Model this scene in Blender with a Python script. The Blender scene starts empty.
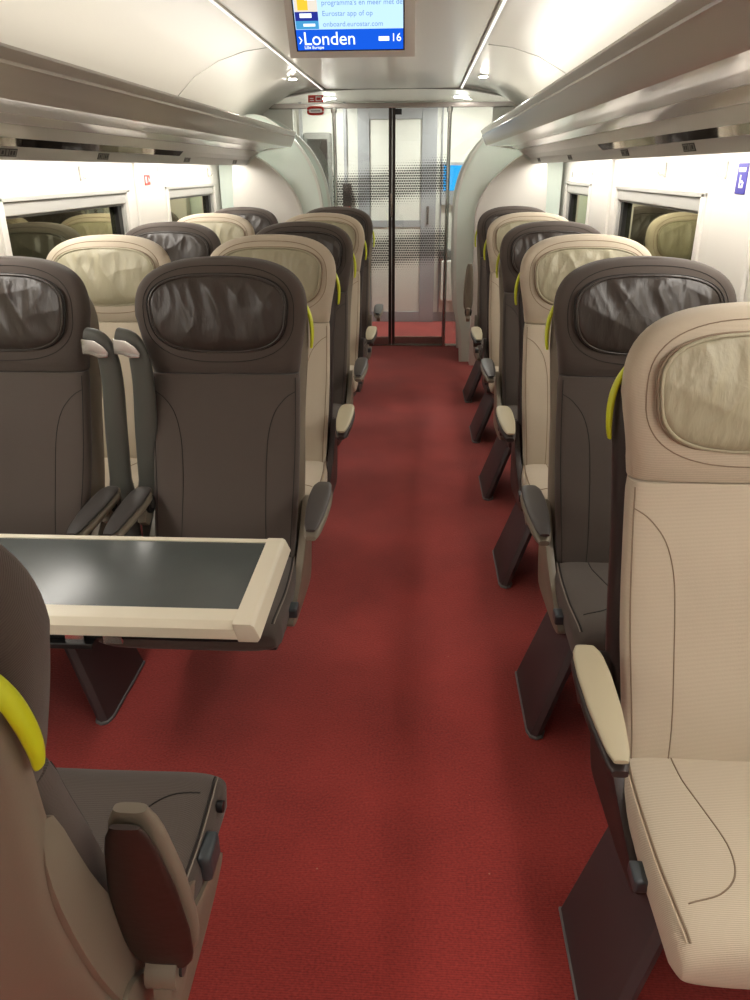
import bpy, bmesh, math, random
from mathutils import Vector, Matrix
from mathutils.bvhtree import BVHTree
random.seed(4)
SC = bpy.context.scene
COL = SC.collection
R = math.radians

def lin(r, g, b):
    f = lambda c: (c/255)/12.92 if c/255 <= .04045 else ((c/255+.055)/1.055)**2.4
    return (f(r), f(g), f(b), 1)

# ------------------------------------------------------------ camera, world, exposure
cam = bpy.data.objects.new('camera', bpy.data.cameras.new('camera'))
COL.objects.link(cam); SC.camera = cam
cam.data.sensor_fit = 'VERTICAL'; cam.data.sensor_height = 36.0
cam.data.lens = 760/1000*36.0
cam.data.clip_start = .02
pitch, yaw, roll = R(23.47), R(3.35), R(-.35)
fw = Vector((-math.sin(yaw)*math.cos(pitch), math.cos(yaw)*math.cos(pitch), -math.sin(pitch)))
rt = Vector((math.cos(yaw), math.sin(yaw), 0)); up = rt.cross(fw)
rt2 = rt*math.cos(roll)+up*math.sin(roll); up2 = -rt*math.sin(roll)+up*math.cos(roll)
m = Matrix((rt2, up2, -fw)).transposed().to_4x4(); m.translation = Vector((0, 0, 1.55))
cam.matrix_world = m
w = bpy.data.worlds.new('night'); SC.world = w; w.use_nodes = True
w.node_tree.nodes['Background'].inputs[0].default_value = (.02, .025, .03, 1)
w.node_tree.nodes['Background'].inputs[1].default_value = .3
SC.view_settings.view_transform = 'Standard'; SC.view_settings.look = 'None'
SC.view_settings.gamma = 1; SC.view_settings.use_curve_mapping = False
SC.view_settings.exposure = 0.35
LAMP_STRIP = 12.0      # strip lights below the racks
LAMP_COVE = 8.8       # cove uplights on top of the racks
LAMP_SPOT = 260.0        # ceiling spots
EDGE_FILL = 1.3        # added fill glow on the pale ceiling edge strips, which are no lamps
LAMP_LOBBY = 330.0

CX = -.262             # centre line of the coach
WL, WR = -1.66, 1.14   # inner wall faces
Y0, Y1 = -1.9, 7.32    # saloon ends
YB = 8.6               # lobby back wall

# ------------------------------------------------------------ materials
def mat(name, col, rough=.5, metal=0, bump=None, spec=.5, emit=None, estr=0, var=0, coat=0, sheen=0):
    M = bpy.data.materials.new(name); M.use_nodes = True
    nt = M.node_tree; N = nt.nodes; L = nt.links; b = N['Principled BSDF']
    b.inputs['Base Color'].default_value = col; b.inputs['Roughness'].default_value = rough
    b.inputs['Metallic'].default_value = metal; b.inputs['Specular IOR Level'].default_value = spec
    b.inputs['Coat Weight'].default_value = coat; b.inputs['Sheen Weight'].default_value = sheen
    if emit:
        b.inputs['Emission Color'].default_value = emit; b.inputs['Emission Strength'].default_value = estr
    tc = N.new('ShaderNodeTexCoord')
    if var:
        n = N.new('ShaderNodeTexNoise'); n.inputs['Scale'].default_value = 7; n.inputs['Detail'].default_value = 5
        L.new(tc.outputs['Object'], n.inputs['Vector'])
        mr = N.new('ShaderNodeMapRange'); mr.inputs['From Min'].default_value = .3; mr.inputs['From Max'].default_value = .7
        mr.inputs['To Min'].default_value = 1-var; mr.inputs['To Max'].default_value = 1+var
        L.new(n.outputs['Fac'], mr.inputs['Value'])
        mx = N.new('ShaderNodeVectorMath'); mx.operation = 'SCALE'; mx.inputs[0].default_value = col[:3]
        L.new(mr.outputs['Result'], mx.inputs['Scale']); L.new(mx.outputs['Vector'], b.inputs['Base Color'])
    if bump:
        kind, scale, strength = bump
        bp = N.new('ShaderNodeBump'); bp.inputs['Strength'].default_value = strength; bp.inputs['Distance'].default_value = .002
        if kind == 'rib':
            # fine woven ribs: level lines on the back, cross lines on the seat
            t = N.new('ShaderNodeTexWave'); t.wave_type = 'BANDS'; t.bands_direction = 'Z'
            t.inputs['Scale'].default_value = scale; t.inputs['Distortion'].default_value = .4; t.inputs['Detail Scale'].default_value = 3
            mp = N.new('ShaderNodeMapping'); mp.inputs['Rotation'].default_value = (R(40), 0, 0)
            L.new(tc.outputs['Object'], mp.inputs['Vector']); L.new(mp.outputs['Vector'], t.inputs['Vector'])
            t2 = N.new('ShaderNodeTexNoise'); t2.inputs['Scale'].default_value = 260
            L.new(tc.outputs['Object'], t2.inputs['Vector'])
            ad = N.new('ShaderNodeMath'); ad.operation = 'ADD'
            L.new(t.outputs['Fac'], ad.inputs[0]); L.new(t2.outputs['Fac'], ad.inputs[1])
            L.new(ad.outputs[0], bp.inputs['Height'])
            # the ribs also show as slightly darker threads
            if not var:
                mr = N.new('ShaderNodeMapRange'); mr.inputs['To Min'].default_value = .90; mr.inputs['To Max'].default_value = 1.06
                L.new(t.outputs['Fac'], mr.inputs['Value'])
                mx = N.new('ShaderNodeVectorMath'); mx.operation = 'SCALE'; mx.inputs[0].default_value = col[:3]
                L.new(mr.outputs['Result'], mx.inputs['Scale']); L.new(mx.outputs['Vector'], b.inputs['Base Color'])
        else:
            t = N.new('ShaderNodeTexNoise'); t.inputs['Scale'].default_value = scale; t.inputs['Detail'].default_value = 4
            if kind == 'fold':
                mp = N.new('ShaderNodeMapping'); mp.inputs['Scale'].default_value = (1, 1, .3)
                L.new(tc.outputs['Object'], mp.inputs['Vector']); L.new(mp.outputs['Vector'], t.inputs['Vector'])
                bp.inputs['Distance'].default_value = .02
            else:
                L.new(tc.outputs['Object'], t.inputs['Vector'])
            L.new(t.outputs['Fac'], bp.inputs['Height'])
        L.new(bp.outputs['Normal'], b.inputs['Normal'])
    return M

def carpet_mat():
    M = mat('red_carpet', lin(128, 34, 30), .95, spec=.15, sheen=.3)
    nt = M.node_tree; N = nt.nodes; L = nt.links; b = N['Principled BSDF']
    tc = N.new('ShaderNodeTexCoord')
    n = N.new('ShaderNodeTexNoise'); n.inputs['Scale'].default_value = 150; n.inputs['Detail'].default_value = 3
    n2 = N.new('ShaderNodeTexNoise'); n2.inputs['Scale'].default_value = 3.0; n2.inputs['Detail'].default_value = 6
    wv = N.new('ShaderNodeTexWave'); wv.bands_direction = 'Y'; wv.inputs['Scale'].default_value = 60; wv.inputs['Distortion'].default_value = 2.5
    for t in (n, n2, wv): L.new(tc.outputs['Object'], t.inputs['Vector'])
    r = N.new('ShaderNodeValToRGB'); r.color_ramp.elements[0].position = .3; r.color_ramp.elements[1].position = .72
    r.color_ramp.elements[0].color = lin(124, 38, 35); r.color_ramp.elements[1].color = lin(186, 68, 61)
    a = N.new('ShaderNodeMath'); a.operation = 'MULTIPLY_ADD'; a.inputs[1].default_value = .5
    L.new(n.outputs['Fac'], a.inputs[0])
    a2 = N.new('ShaderNodeMath'); a2.operation = 'MULTIPLY_ADD'; a2.inputs[1].default_value = .12
    L.new(wv.outputs['Fac'], a2.inputs[0])
    a3 = N.new('ShaderNodeMath'); a3.operation = 'MULTIPLY'; a3.inputs[1].default_value = .38
    L.new(n2.outputs['Fac'], a3.inputs[0]); L.new(a3.outputs[0], a2.inputs[2]); L.new(a2.outputs[0], a.inputs[2])
    L.new(a.outputs[0], r.inputs['Fac'])
    # rare specks of lint
    v = N.new('ShaderNodeTexVoronoi'); v.inputs['Scale'].default_value = 7; L.new(tc.outputs['Object'], v.inputs['Vector'])
    lt = N.new('ShaderNodeMath'); lt.operation = 'LESS_THAN'; lt.inputs[1].default_value = .018
    L.new(v.outputs['Distance'], lt.inputs[0])
    mx = N.new('ShaderNodeMix'); mx.data_type = 'RGBA'
    L.new(lt.outputs[0], mx.inputs['Factor']); L.new(r.outputs['Color'], mx.inputs['A']); mx.inputs['B'].default_value = lin(185, 120, 100)
    L.new(mx.outputs['Result'], b.inputs['Base Color'])
    bp = N.new('ShaderNodeBump'); bp.inputs['Strength'].default_value = .6; bp.inputs['Distance'].default_value = .003
    L.new(n.outputs['Fac'], bp.inputs['Height']); L.new(bp.outputs['Normal'], b.inputs['Normal'])
    return M

def emis(name, col, s):
    M = bpy.data.materials.new(name); M.use_nodes = True; nt = M.node_tree
    nt.nodes.remove(nt.nodes['Principled BSDF'])
    e = nt.nodes.new('ShaderNodeEmission'); e.inputs[0].default_value = col; e.inputs[1].default_value = s
    nt.links.new(e.outputs[0], nt.nodes['Material Output'].inputs[0]); return M

def glass_mat(name, tint, refl, dots=False, rough=.02):
    """clear sheet glass; with dots, a printed halftone band pattern"""
    M = bpy.data.materials.new(name); M.use_nodes = True; nt = M.node_tree; N = nt.nodes; L = nt.links
    N.remove(N['Principled BSDF'])
    tr = N.new('ShaderNodeBsdfTransparent'); tr.inputs[0].default_value = tint
    gl = N.new('ShaderNodeBsdfGlossy'); gl.inputs['Roughness'].default_value = rough
    lw = N.new('ShaderNodeFresnel'); lw.inputs[0].default_value = 1.5
    mm = N.new('ShaderNodeMath'); mm.operation = 'MULTIPLY_ADD'; mm.inputs[1].default_value = 1.0; mm.inputs[2].default_value = refl
    L.new(lw.outputs[0], mm.inputs[0])
    mx = N.new('ShaderNodeMixShader'); L.new(mm.outputs[0], mx.inputs[0]); L.new(tr.outputs[0], mx.inputs[1]); L.new(gl.outputs[0], mx.inputs[2])
    out = mx.outputs[0]
    if dots:
        tc = N.new('ShaderNodeTexCoord'); sp = N.new('ShaderNodeSeparateXYZ'); L.new(tc.outputs['Object'], sp.inputs[0])
        def mth(op, a, b=None, c=None):
            n = N.new('ShaderNodeMath'); n.operation = op
            for i, v in enumerate((a, b, c)):
                if v is None: continue
                if isinstance(v, (int, float)): n.inputs[i].default_value = v
                else: L.new(v, n.inputs[i])
            return n.outputs[0]
        S = .021
        zz = mth('DIVIDE', sp.outputs['Z'], S)
        odd = mth('MODULO', mth('FLOOR', zz), 2)
        xx = mth('ADD', mth('DIVIDE', sp.outputs['X'], S), mth('MULTIPLY', odd, .5))
        fx = mth('SUBTRACT', mth('FRACT', xx), .5); fz = mth('SUBTRACT', mth('FRACT', zz), .5)
        d = mth('SQRT', mth('ADD', mth('MULTIPLY', fx, fx), mth('MULTIPLY', fz, fz)))
        rr = None
        for zc, h, sl in ((1.43, .20, .14), (.87, .20, .12)):
            c = mth('MULTIPLY_ADD', mth('SUBTRACT', sp.outputs['X'], CX), sl, zc)
            k = mth('SUBTRACT', 1, mth('DIVIDE', mth('ABSOLUTE', mth('SUBTRACT', sp.outputs['Z'], c)), h))
            k = mth('MINIMUM', mth('MULTIPLY', mth('MAXIMUM', k, 0), .75), .43)
            rr = k if rr is None else mth('MAXIMUM', rr, k)
        on = mth('LESS_THAN', d, rr)
        pr = N.new('ShaderNodeBsdfDiffuse'); pr.inputs[0].default_value = lin(90, 90, 86)
        m2 = N.new('ShaderNodeMixShader'); L.new(mth('MULTIPLY', on, .85), m2.inputs[0]); L.new(out, m2.inputs[1]); L.new(pr.outputs[0], m2.inputs[2])
        out = m2.outputs[0]
    L.new(out, N['Material Output'].inputs[0]); return M

def pane_mat():
    M = bpy.data.materials.new('night_window_glass'); M.use_nodes = True; nt = M.node_tree; N = nt.nodes; L = nt.links
    b = N['Principled BSDF']; b.inputs['Base Color'].default_value = lin(38, 42, 30); b.inputs['Roughness'].default_value = .08
    gl = N.new('ShaderNodeBsdfGlossy'); gl.inputs['Roughness'].default_value = .02; gl.inputs['Color'].default_value = lin(225, 225, 190)
    mx = N.new('ShaderNodeMixShader'); mx.inputs[0].default_value = .52
    L.new(b.outputs[0], mx.inputs[1]); L.new(gl.outputs[0], mx.inputs[2]); L.new(mx.outputs[0], N['Material Output'].inputs[0]); return M

M = dict(
    carpet=carpet_mat(),
    dark=mat('dark_brown_fabric', lin(85, 76, 70), .85, bump=('rib', 120, .25), spec=.3, sheen=.15),
    dark_leather=mat('dark_leather', lin(62, 55, 50), .36, bump=('fold', 20, .35), spec=.5),
    dark_seam=mat('dark_thread', lin(40, 35, 32), .8),
    dark_stitch=mat('grey_thread', lin(140, 130, 120), .8),
    beige=mat('beige_fabric', lin(196, 183, 162), .85, bump=('rib', 120, .25), spec=.3, sheen=.15),
    beige_leather=mat('beige_leather', lin(166, 159, 134), .42, bump=('fold', 20, .5), spec=.45),
    beige_seam=mat('brown_thread', lin(138, 120, 100), .8),
    beige_stitch=mat('cream_thread', lin(205, 188, 162), .8),
    taupe=mat('taupe_plastic', lin(128, 119, 104), .42, bump=('n', 300, .1)),
    charcoal=mat('charcoal_plastic', lin(52, 42, 40), .45, bump=('n', 300, .1)),
    leg=mat('plum_grey_metal', lin(70, 58, 60), .45),
    legtrim=mat('grey_edging', lin(120, 122, 122), .5),
    padd=mat('dark_armrest_rubber', lin(66, 62, 60), .38),
    padbrown=mat('brown_armrest_rubber', lin(52, 38, 33), .4, bump=('n', 60, .25)),
    padb=mat('cream_armrest_rubber', lin(186, 176, 148), .4),
    black=mat('black_plastic', lin(24, 23, 24), .45),
    lever=mat('slate_plastic', lin(62, 68, 72), .4),
    lime=mat('lime_plastic', lin(208, 216, 34), .35),
    chrome=mat('brushed_chrome', lin(215, 215, 212), .22, metal=1),
    armgrey=mat('green_grey_plastic', lin(86, 87, 82), .35),
    white=mat('white_laminate', lin(222, 218, 210), .32, spec=.4),
    ceil=mat('ceiling_laminate', lin(205, 201, 192), .28, spec=.45),
    ceil2=mat('ceiling_panel', lin(222, 216, 205), .3, spec=.45),
    cream=mat('cream_table_rim', lin(222, 214, 192), .35),
    tabletop=mat('slate_tabletop', lin(72, 77, 75), .22, bump=('n', 120, .08), var=.06, spec=.6),
    rackface=mat('bronze_grey_gloss', lin(192, 185, 175), .2, spec=.7, metal=.1),
    rackglass=mat('lilac_grey_gloss', lin(228, 225, 228), .16, spec=.7, coat=.3),
    racklip=mat('rack_aluminium', lin(200, 200, 196), .3, metal=.1),
    mirror=mat('dark_mirror_band', lin(70, 66, 58), .05, metal=1),
    frame=mat('grey_window_frame', lin(182, 180, 174), .35, metal=.1),
    frost=mat('pale_green_glass', lin(234, 247, 238), .15, coat=.5),
    frostrim=mat('white_glass_edge', lin(226, 230, 222), .3),
    steel=mat('polished_steel', lin(165, 160, 155), .25, metal=.9),
    darksteel=mat('dark_door_edge', lin(60, 55, 52), .3, metal=.5),
    lobby=mat('lobby_white_panel', lin(222, 222, 214), .35),
    lobbygrey=mat('lobby_grey_frame', lin(160, 162, 165), .35),
    red=mat('signal_red', lin(200, 52, 40), .5),
    blue=mat('sign_blue', lin(60, 55, 140), .5),
    signwhite=mat('sign_white', lin(235, 235, 235), .5),
    ink=mat('sign_ink', lin(40, 40, 42), .5),
    plate=mat('plate_grey', lin(120, 120, 116), .4),
    pane=pane_mat(),
    doorglass=glass_mat('printed_door_glass', (.96, .98, .96, 1), .03, dots=True),
    clear=glass_mat('transom_glass', (.93, .95, .92, 1), .05),
    scr=emis('screen_blue_glow', lin(178, 212, 250), 1.15),
    scrbar=emis('screen_bar_glow', lin(22, 84, 205), 1.1),
    scrtext=emis('screen_white_glow', lin(235, 245, 255), 1.3),
    scrgrey=emis('screen_grey_text_glow', lin(118, 150, 190), 1.0),
    scryel=emis('screen_yellow_glow', lin(240, 195, 60), 1.0),
    scrcream=emis('screen_cream_glow', lin(225, 215, 200), 1.0),
    scrnavy=emis('screen_navy_glow', lin(40, 50, 140), 1.0),
    scrteal=emis('screen_teal_glow', lin(70, 150, 200), 1.0),
    scrcyan=emis('lobby_screen_glow', lin(20, 160, 235), 1.3),
    strip=emis('strip_lamp_glow', (1, .95, .87, 1), LAMP_STRIP),
    cove=emis('cove_lamp_glow', (1, .94, .85, 1), LAMP_COVE),
    spot=emis('spot_lamp_glow', (1, .95, .86, 1), LAMP_SPOT),
    edgefill=emis('edge_fill_glow', (1, .96, .89, 1), EDGE_FILL),
    lobbylamp=emis('lobby_lamp_glow', (1, .98, .94, 1), LAMP_LOBBY),
)

# ------------------------------------------------------------ mesh helpers
def obj(name, me, parent=None, loc=None, rot=None, label=None):
    o = bpy.data.objects.new(name, me); COL.objects.link(o)
    if parent: o.parent = parent
    if loc: o.location = loc
    if rot: o.rotation_euler = rot
    if label: o['label'] = label
    return o

class B:
    """collects shapes into one mesh"""
    def __init__(s): s.bm = bmesh.new(); s.mats = []
    def mi(s, m):
        m = M[m]
        if m not in s.mats: s.mats.append(m)
        return s.mats.index(m)
    def faces(s, vs, fs, m):
        k = s.mi(m); v = [s.bm.verts.new(p) for p in vs]
        for f in fs:
            try: q = s.bm.faces.new([v[i] for i in f]); q.material_index = k; q.smooth = True
            except ValueError: pass
    def loft(s, loops, m, caps=True, closed=True):
        n = len(loops[0]); vs = [p for l in loops for p in l]; fs = []
        for i in range(len(loops)-1):
            for j in range(n if closed else n-1):
                k = (j+1) % n
                fs.append((i*n+j, i*n+k, (i+1)*n+k, (i+1)*n+j))
        if caps: fs.append(tuple(range(n))[::-1]); fs.append(tuple((len(loops)-1)*n+j for j in range(n)))
        s.faces(vs, fs, m); return s
    def box(s, a, b, m, bev=0):
        x0, y0, z0 = a; x1, y1, z1 = b
        t = bmesh.new(); bmesh.ops.create_cube(t, size=1)
        for v in t.verts:
            v.co = ((x0+x1)/2+v.co.x*(x1-x0), (y0+y1)/2+v.co.y*(y1-y0), (z0+z1)/2+v.co.z*(z1-z0))
        if bev: bmesh.ops.bevel(t, geom=t.edges[:], offset=bev, segments=3, profile=.7, affect='EDGES')
        s.merge(t, m, bev > 0); return s
    def merge(s, t, m, smooth=False):
        k = s.mi(m); t.verts.index_update(); mp = [s.bm.verts.new(v.co) for v in t.verts]
        for f in t.faces:
            q = s.bm.faces.new([mp[v.index] for v in f.verts]); q.material_index = k; q.smooth = smooth
        t.free()
    def tube(s, pts, r, m, n=8, caps=True):
        pts = [Vector(p) for p in pts]; loops = []
        for i, p in enumerate(pts):
            d = (pts[min(i+1, len(pts)-1)]-pts[max(i-1, 0)]).normalized()
            a = d.cross(Vector((0, 0, 1)))
            if a.length < .1: a = d.cross(Vector((1, 0, 0)))
            a.normalize(); b = d.cross(a); rr = r[i] if isinstance(r, (list, tuple)) else r
            loops.append([p+a*rr*math.cos(t*2*math.pi/n)+b*rr*math.sin(t*2*math.pi/n) for t in range(n)])
        s.loft(loops, m, caps); return s
    def prism(s, outline, axis, a, b, m, bev=0):
        """outline: 2-D points in the plane across axis; extruded from a to b"""
        t = bmesh.new()
        def p3(p, v): return {'x': (v, p[0], p[1]), 'y': (p[0], v, p[1]), 'z': (p[0], p[1], v)}[axis]
        va = [t.verts.new(p3(p, a)) for p in outline]; vb = [t.verts.new(p3(p, b)) for p in outline]
        n = len(outline); t.faces.new(va); t.faces.new(vb[::-1])
        for i in range(n): t.faces.new((va[i], vb[i], vb[(i+1) % n], va[(i+1) % n]))
        bmesh.ops.recalc_face_normals(t, faces=t.faces[:])
        if bev: bmesh.ops.bevel(t, geom=[e for e in t.edges if abs(e.calc_face_angle(0)) > .4], offset=bev, segments=2, profile=.7, affect='EDGES')
        s.merge(t, m, bev > 0); return s
    def mesh(s, name, angle=40):
        bmesh.ops.recalc_face_normals(s.bm, faces=s.bm.faces[:])
        me = bpy.data.meshes.new(name); s.bm.to_mesh(me); s.bm.free()
        for m in s.mats: me.materials.append(m)
        me.set_sharp_from_angle(angle=R(angle)); return me

def catmull(pts, n=8):
    pts = [Vector(p) for p in pts]; out = []
    for i in range(len(pts)-1):
        p0 = pts[max(i-1, 0)]; p1 = pts[i]; p2 = pts[i+1]; p3 = pts[min(i+2, len(pts)-1)]
        for k in range(n):
            t = k/n
            out.append(.5*((2*p1)+(p2-p0)*t+(2*p0-5*p1+4*p2-p3)*t*t+(3*p1-p0-3*p2+p3)*t**3))
    out.append(pts[-1]); return out
def interp(tab, z):
    if z <= tab[0][0]: return tab[0][1]
    for (a, b), (c, d) in zip(tab, tab[1:]):
        if z <= c:
            t = (z-a)/(c-a); t = t*t*(3-2*t) if False else t
            return b+(d-b)*t
    return tab[-1][1]
def sm(tab, z, h=.02):   # smoothed table
    return sum(interp(tab, z+k*h) for k in (-2, -1, 0, 1, 2))/5
def sgp(c, e): return math.copysign(abs(c)**e, c)

def struct(name, me, parent=None):
    o = obj(name, me, parent)
    if not parent: o['kind'] = 'structure'
    return o
def thing(name, label, cat, loc=(0, 0, 0), rz=0, group=None):
    o = bpy.data.objects.new(name, None); COL.objects.link(o); o.location = loc; o.rotation_euler = (0, 0, rz)
    o.empty_display_size = .1
    o['label'] = label; o['category'] = cat
    if group: o['group'] = group
    return o
def tag(o, label, cat, group=None):
    o['label'] = label; o['category'] = cat
    if group: o['group'] = group
    return o
def text_mesh(name, txt, size, m, align='LEFT'):
    cu = bpy.data.curves.new(name, 'FONT'); cu.body = txt; cu.size = size; cu.align_x = align; cu.extrude = .0004
    t = bpy.data.objects.new(name, cu); COL.objects.link(t)
    dg = bpy.context.evaluated_depsgraph_get(); me = bpy.data.meshes.new_from_object(t.evaluated_get(dg))
    bpy.data.objects.remove(t); bpy.data.curves.remove(cu)
    me.materials.clear(); me.materials.append(M[m]); me.name = name; return me

# ------------------------------------------------------------ the room
b = B(); b.box((WL-.1, Y0, -.05), (WR+.1, YB, 0), 'carpet'); struct('floor', b.mesh('floor'))

def ceil_profile():
    h = [(0, 2.215), (.56, 2.20), (.60, 2.193), (.70, 2.185), (.85, 2.15), (1.0, 2.08), (1.13, 1.98), (1.24, 1.86), (1.33, 1.74), (1.40, 1.62)]
    h = [(p.x, p.y) for p in catmull([(a, c, 0) for a, c in h], 4)]
    return [(CX-a, z) for a, z in h[::-1]]+[(CX+a, z) for a, z in h[1:]]
cp = ceil_profile()
b = B()
b.loft([[(x, y, z) for x, z in cp] for y in (Y0, Y1+.02)], 'ceil', caps=False, closed=False)
b.loft([[(x, y, z+.05) for x, z in cp] for y in (Y0, Y1+.02)], 'ceil', caps=False, closed=False)
struct('ceiling', b.mesh('ceiling'))
# flat centre panel with its pale edge strips, given an added glow, and cross joints of the cove panels
b = B(); b.box((CX-.56, Y0, 2.18), (CX+.56, 7.25, 2.20), 'ceil2', .004); struct('trim_1', b.mesh('ceiling_centre_panel'))
for i, s in ((2, -1), (3, 1)):
    b = B(); b.box((CX+s*.585-.012, Y0, 2.172), (CX+s*.585+.012, 7.25, 2.185), 'white', .003); b.box((CX+s*.585-.006, .8, 2.1705), (CX+s*.585+.006, 7.22, 2.1717), 'edgefill'); struct('trim_%d' % i, b.mesh('ceiling_edge_strip'))
b = B()
for yj in (1.4, 4.9):
    for s in (-1, 1):
        b.tube([(CX+s*a, yj, z-.001) for a, z in [(.62, 2.187), (.75, 2.17), (.9, 2.125), (1.05, 2.045), (1.16, 1.945), (1.26, 1.83)]], .0022, 'frame', 5)
struct('trim_4', b.mesh('ceiling_joints'))

# walls with window openings
def wall(side, x, wins):
    b = B(); s = -1 if side == 'left' else 1; xo = x+s*.06
    x0, x1 = min(x, xo), max(x, xo)
    z0, z1 = .82, 1.46
    b.box((x0, Y0, 0), (x1, Y1, z0), 'white'); b.box((x0, Y0, z1), (x1, Y1, 1.66), 'white')
    ys = [Y0]+[v for w_ in wins for v in w_]+[Y1]
    for a, c in zip(ys[::2], ys[1::2]): b.box((x0, a, z0), (x1, c, z1), 'white')
    struct('wall_'+side, b.mesh('wall_'+side))
    for k, (a, c) in enumerate(wins):
        w_ = thing('window_%d' % (k+1+(3 if s > 0 else 0)), '', '', (0, 0, 0)); del w_['label']; del w_['category']; w_['kind'] = 'structure'
        f = B(); t = .045; xi = x-s*.012
        xa, xb = min(xi, xo), max(xi, xo)
        f.box((xa, a, z0), (xb, a+t, z1), 'white', .006); f.box((xa, c-t, z0), (xb, c, z1), 'white', .006)
        f.box((xa, a, z1-.02), (xb, c, z1), 'frame', .004); f.box((xa, a, z0), (xb, c, z0+t), 'white', .006)
        xa, xb = sorted((x+s*.004, x+s*.045))
        f.box((xa, a+t, z0+t), (xb, a+t+.03, z1-.02), 'frame', .004); f.box((xa, c-t-.03, z0+t), (xb, c-t, z1-.02), 'frame', .004)
        xa2, xb2 = sorted((x+s*.02, x+s*.048))
        f.box((xa2, c-t-.085, z0+t), (xb2, c-t-.03, z1-.02), 'black', .004)
        obj('window_frame', f.mesh('window_frame'), w_)
        f = B(); f.box((min(x-s*.002, x+s*.04), a+t, z1-.075), (max(x-s*.002, x+s*.04), c-t, z1-.02), 'frame', .008)
        f.box((min(x+s*.01, x+s*.03), a+t, z1-.085), (max(x+s*.01, x+s*.03), c-t, z1-.075), 'plate', .002)
        obj('blind_box', f.mesh('blind_box'), w_)
        f = B(); f.box((min(x+s*.045, x+s*.052), a+.02, z0+.02), (max(x+s*.045, x+s*.052), c-.02, z1-.02), 'pane'); obj('pane', f.mesh('pane'), w_)
wall('left', WL, [(1.1, 2.45), (3.09, 4.56), (5.24, 6.52)])
wall('right', WR, [(1.2, 2.7), (3.33, 4.87), (5.57, 6.54)])
# pillar covers between windows, sills
n = 5
for s, x, ps in ((-1, WL, [(2.55, 3.04), (4.68, 5.14)]), (1, WR, [(2.8, 3.2), (4.98, 5.46)])):
    b = B()
    for a, c in ps:
        b.box((min(x, x-s*.018), a, .8), (max(x, x-s*.018), c, 1.615), 'white', .006)
    struct('trim_%d' % n, b.mesh('pillar_covers')); n += 1
    b = B(); b.box((min(x, x-s*.05), Y0, .76), (max(x, x-s*.05), 6.5, .80), 'white', .008); struct('trim_%d' % n, b.mesh('window_ledge')); n += 1
    b = B(); b.box((min(x, x-s*.03), Y0, 0), (max(x, x-s*.03), 6.5, .12), 'frame', .008); struct('baseboard_'+('left' if s < 0 else 'right'), b.mesh('baseboard'))
# end walls
b = B(); b.box((WL, Y0-.05, 0), (WR, Y0, 2.25), 'white'); struct('wall_front', b.mesh('wall_front'))
b = B(); b.box((WL-.1, YB, 0), (WR+.1, YB+.05, 2.3), 'lobby')
b.box((WL-.1, YB-.006, 0), (WR+.1, YB, .10), 'lobbygrey'); struct('wall_back', b.mesh('wall_back'))
b = B(); b.box((WL-.1, Y1+.02, 2.18), (WR+.1, YB, 2.23), 'lobby'); struct('trim_9', b.mesh('lobby_ceiling'))
for i, x in ((10, WL), (11, WR)):
    b = B(); b.box((x-.05, Y1, 0), (x+.05, YB, 2.2), 'lobby'); struct('trim_%d' % i, b.mesh('lobby_side'))

# bulkhead ring around the glass doors, transom arch
b = B()
xa, xb = CX-.555, CX+.53
arch = [(CX-1.06, 2.06), (CX-.95, 2.125), (CX-.62, 2.175), (CX, 2.195), (CX+.62, 2.175), (CX+.95, 2.12), (CX+1.06, 2.06)]
b.prism([(WL, 0), (CX-.86, 0), (CX-.86, 2.04), (CX-1.06, 2.06)]+arch[1:-1]+[(CX+1.06, 2.06), (CX+.86, 2.04), (CX+.86, 0), (WR, 0), (WR, 2.25), (WL, 2.25)], 'y', Y1-.02, Y1+.04, 'lobby')
struct('wall_doors', b.mesh('wall_doors'))
b = B(); b.box((CX-1.06, Y1-.05, 2.035), (CX+1.06, Y1-.005, 2.075), 'steel', .006); struct('trim_12', b.mesh('door_header'))
b = B(); b.tube([(x, Y1-.03, z) for x, z in arch], .010, 'frame', 6); struct('trim_13', b.mesh('arch_edge'))
b = B(); b.prism([(CX-1.04, 2.07)]+[(x*.985+CX*.015, z-.008) for x, z in arch[1:-1]]+[(CX+1.04, 2.07)], 'y', Y1-.02, Y1-.012, 'clear'); struct('window_7', b.mesh('transom_glass'))
b = B(); b.box((CX-.86, Y1-.05, 0), (CX+.86, Y1+.03, .012), 'steel', .003); struct('trim_14', b.mesh('door_threshold'))

def glass_door(name, x0, x1, y, m='doorglass', lead=None):
    d = thing(name, '', '', (0, 0, 0)); del d['label']; del d['category']; d['kind'] = 'structure'
    g = B(); g.box((x0, y, .085), (x1, y+.008, 2.035), m); obj('glass_leaf', g.mesh('glass_leaf'), d)
    g = B(); g.box((x0, y-.008, .012), (x1, y+.016, .085), 'steel', .004); obj('bottom_rail', g.mesh('bottom_rail'), d)
    if lead is not None:
        g = B(); g.box((lead-.014, y-.012, .012), (lead+.014, y+.02, 2.035), 'darksteel', .004); obj('closing_edge', g.mesh('closing_edge'), d)
    return d
d1 = glass_door('door_1', CX-.52, CX, Y1-.035, lead=CX-.012)
d2 = glass_door('door_2', CX+.012, CX+.5, Y1-.01, lead=CX+.018)
g = B(); g.box((CX+.03, Y1-.03, 1.985), (CX+.085, Y1-.012, 2.03), 'black', .004); obj('latch', g.mesh('latch'), d2)
g = B(); g.box((CX-.01, Y1-.06, 1.16), (CX+.01, Y1-.037, 1.36), 'steel', .006); obj('door_handle', g.mesh('door_handle'), d1)
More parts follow.
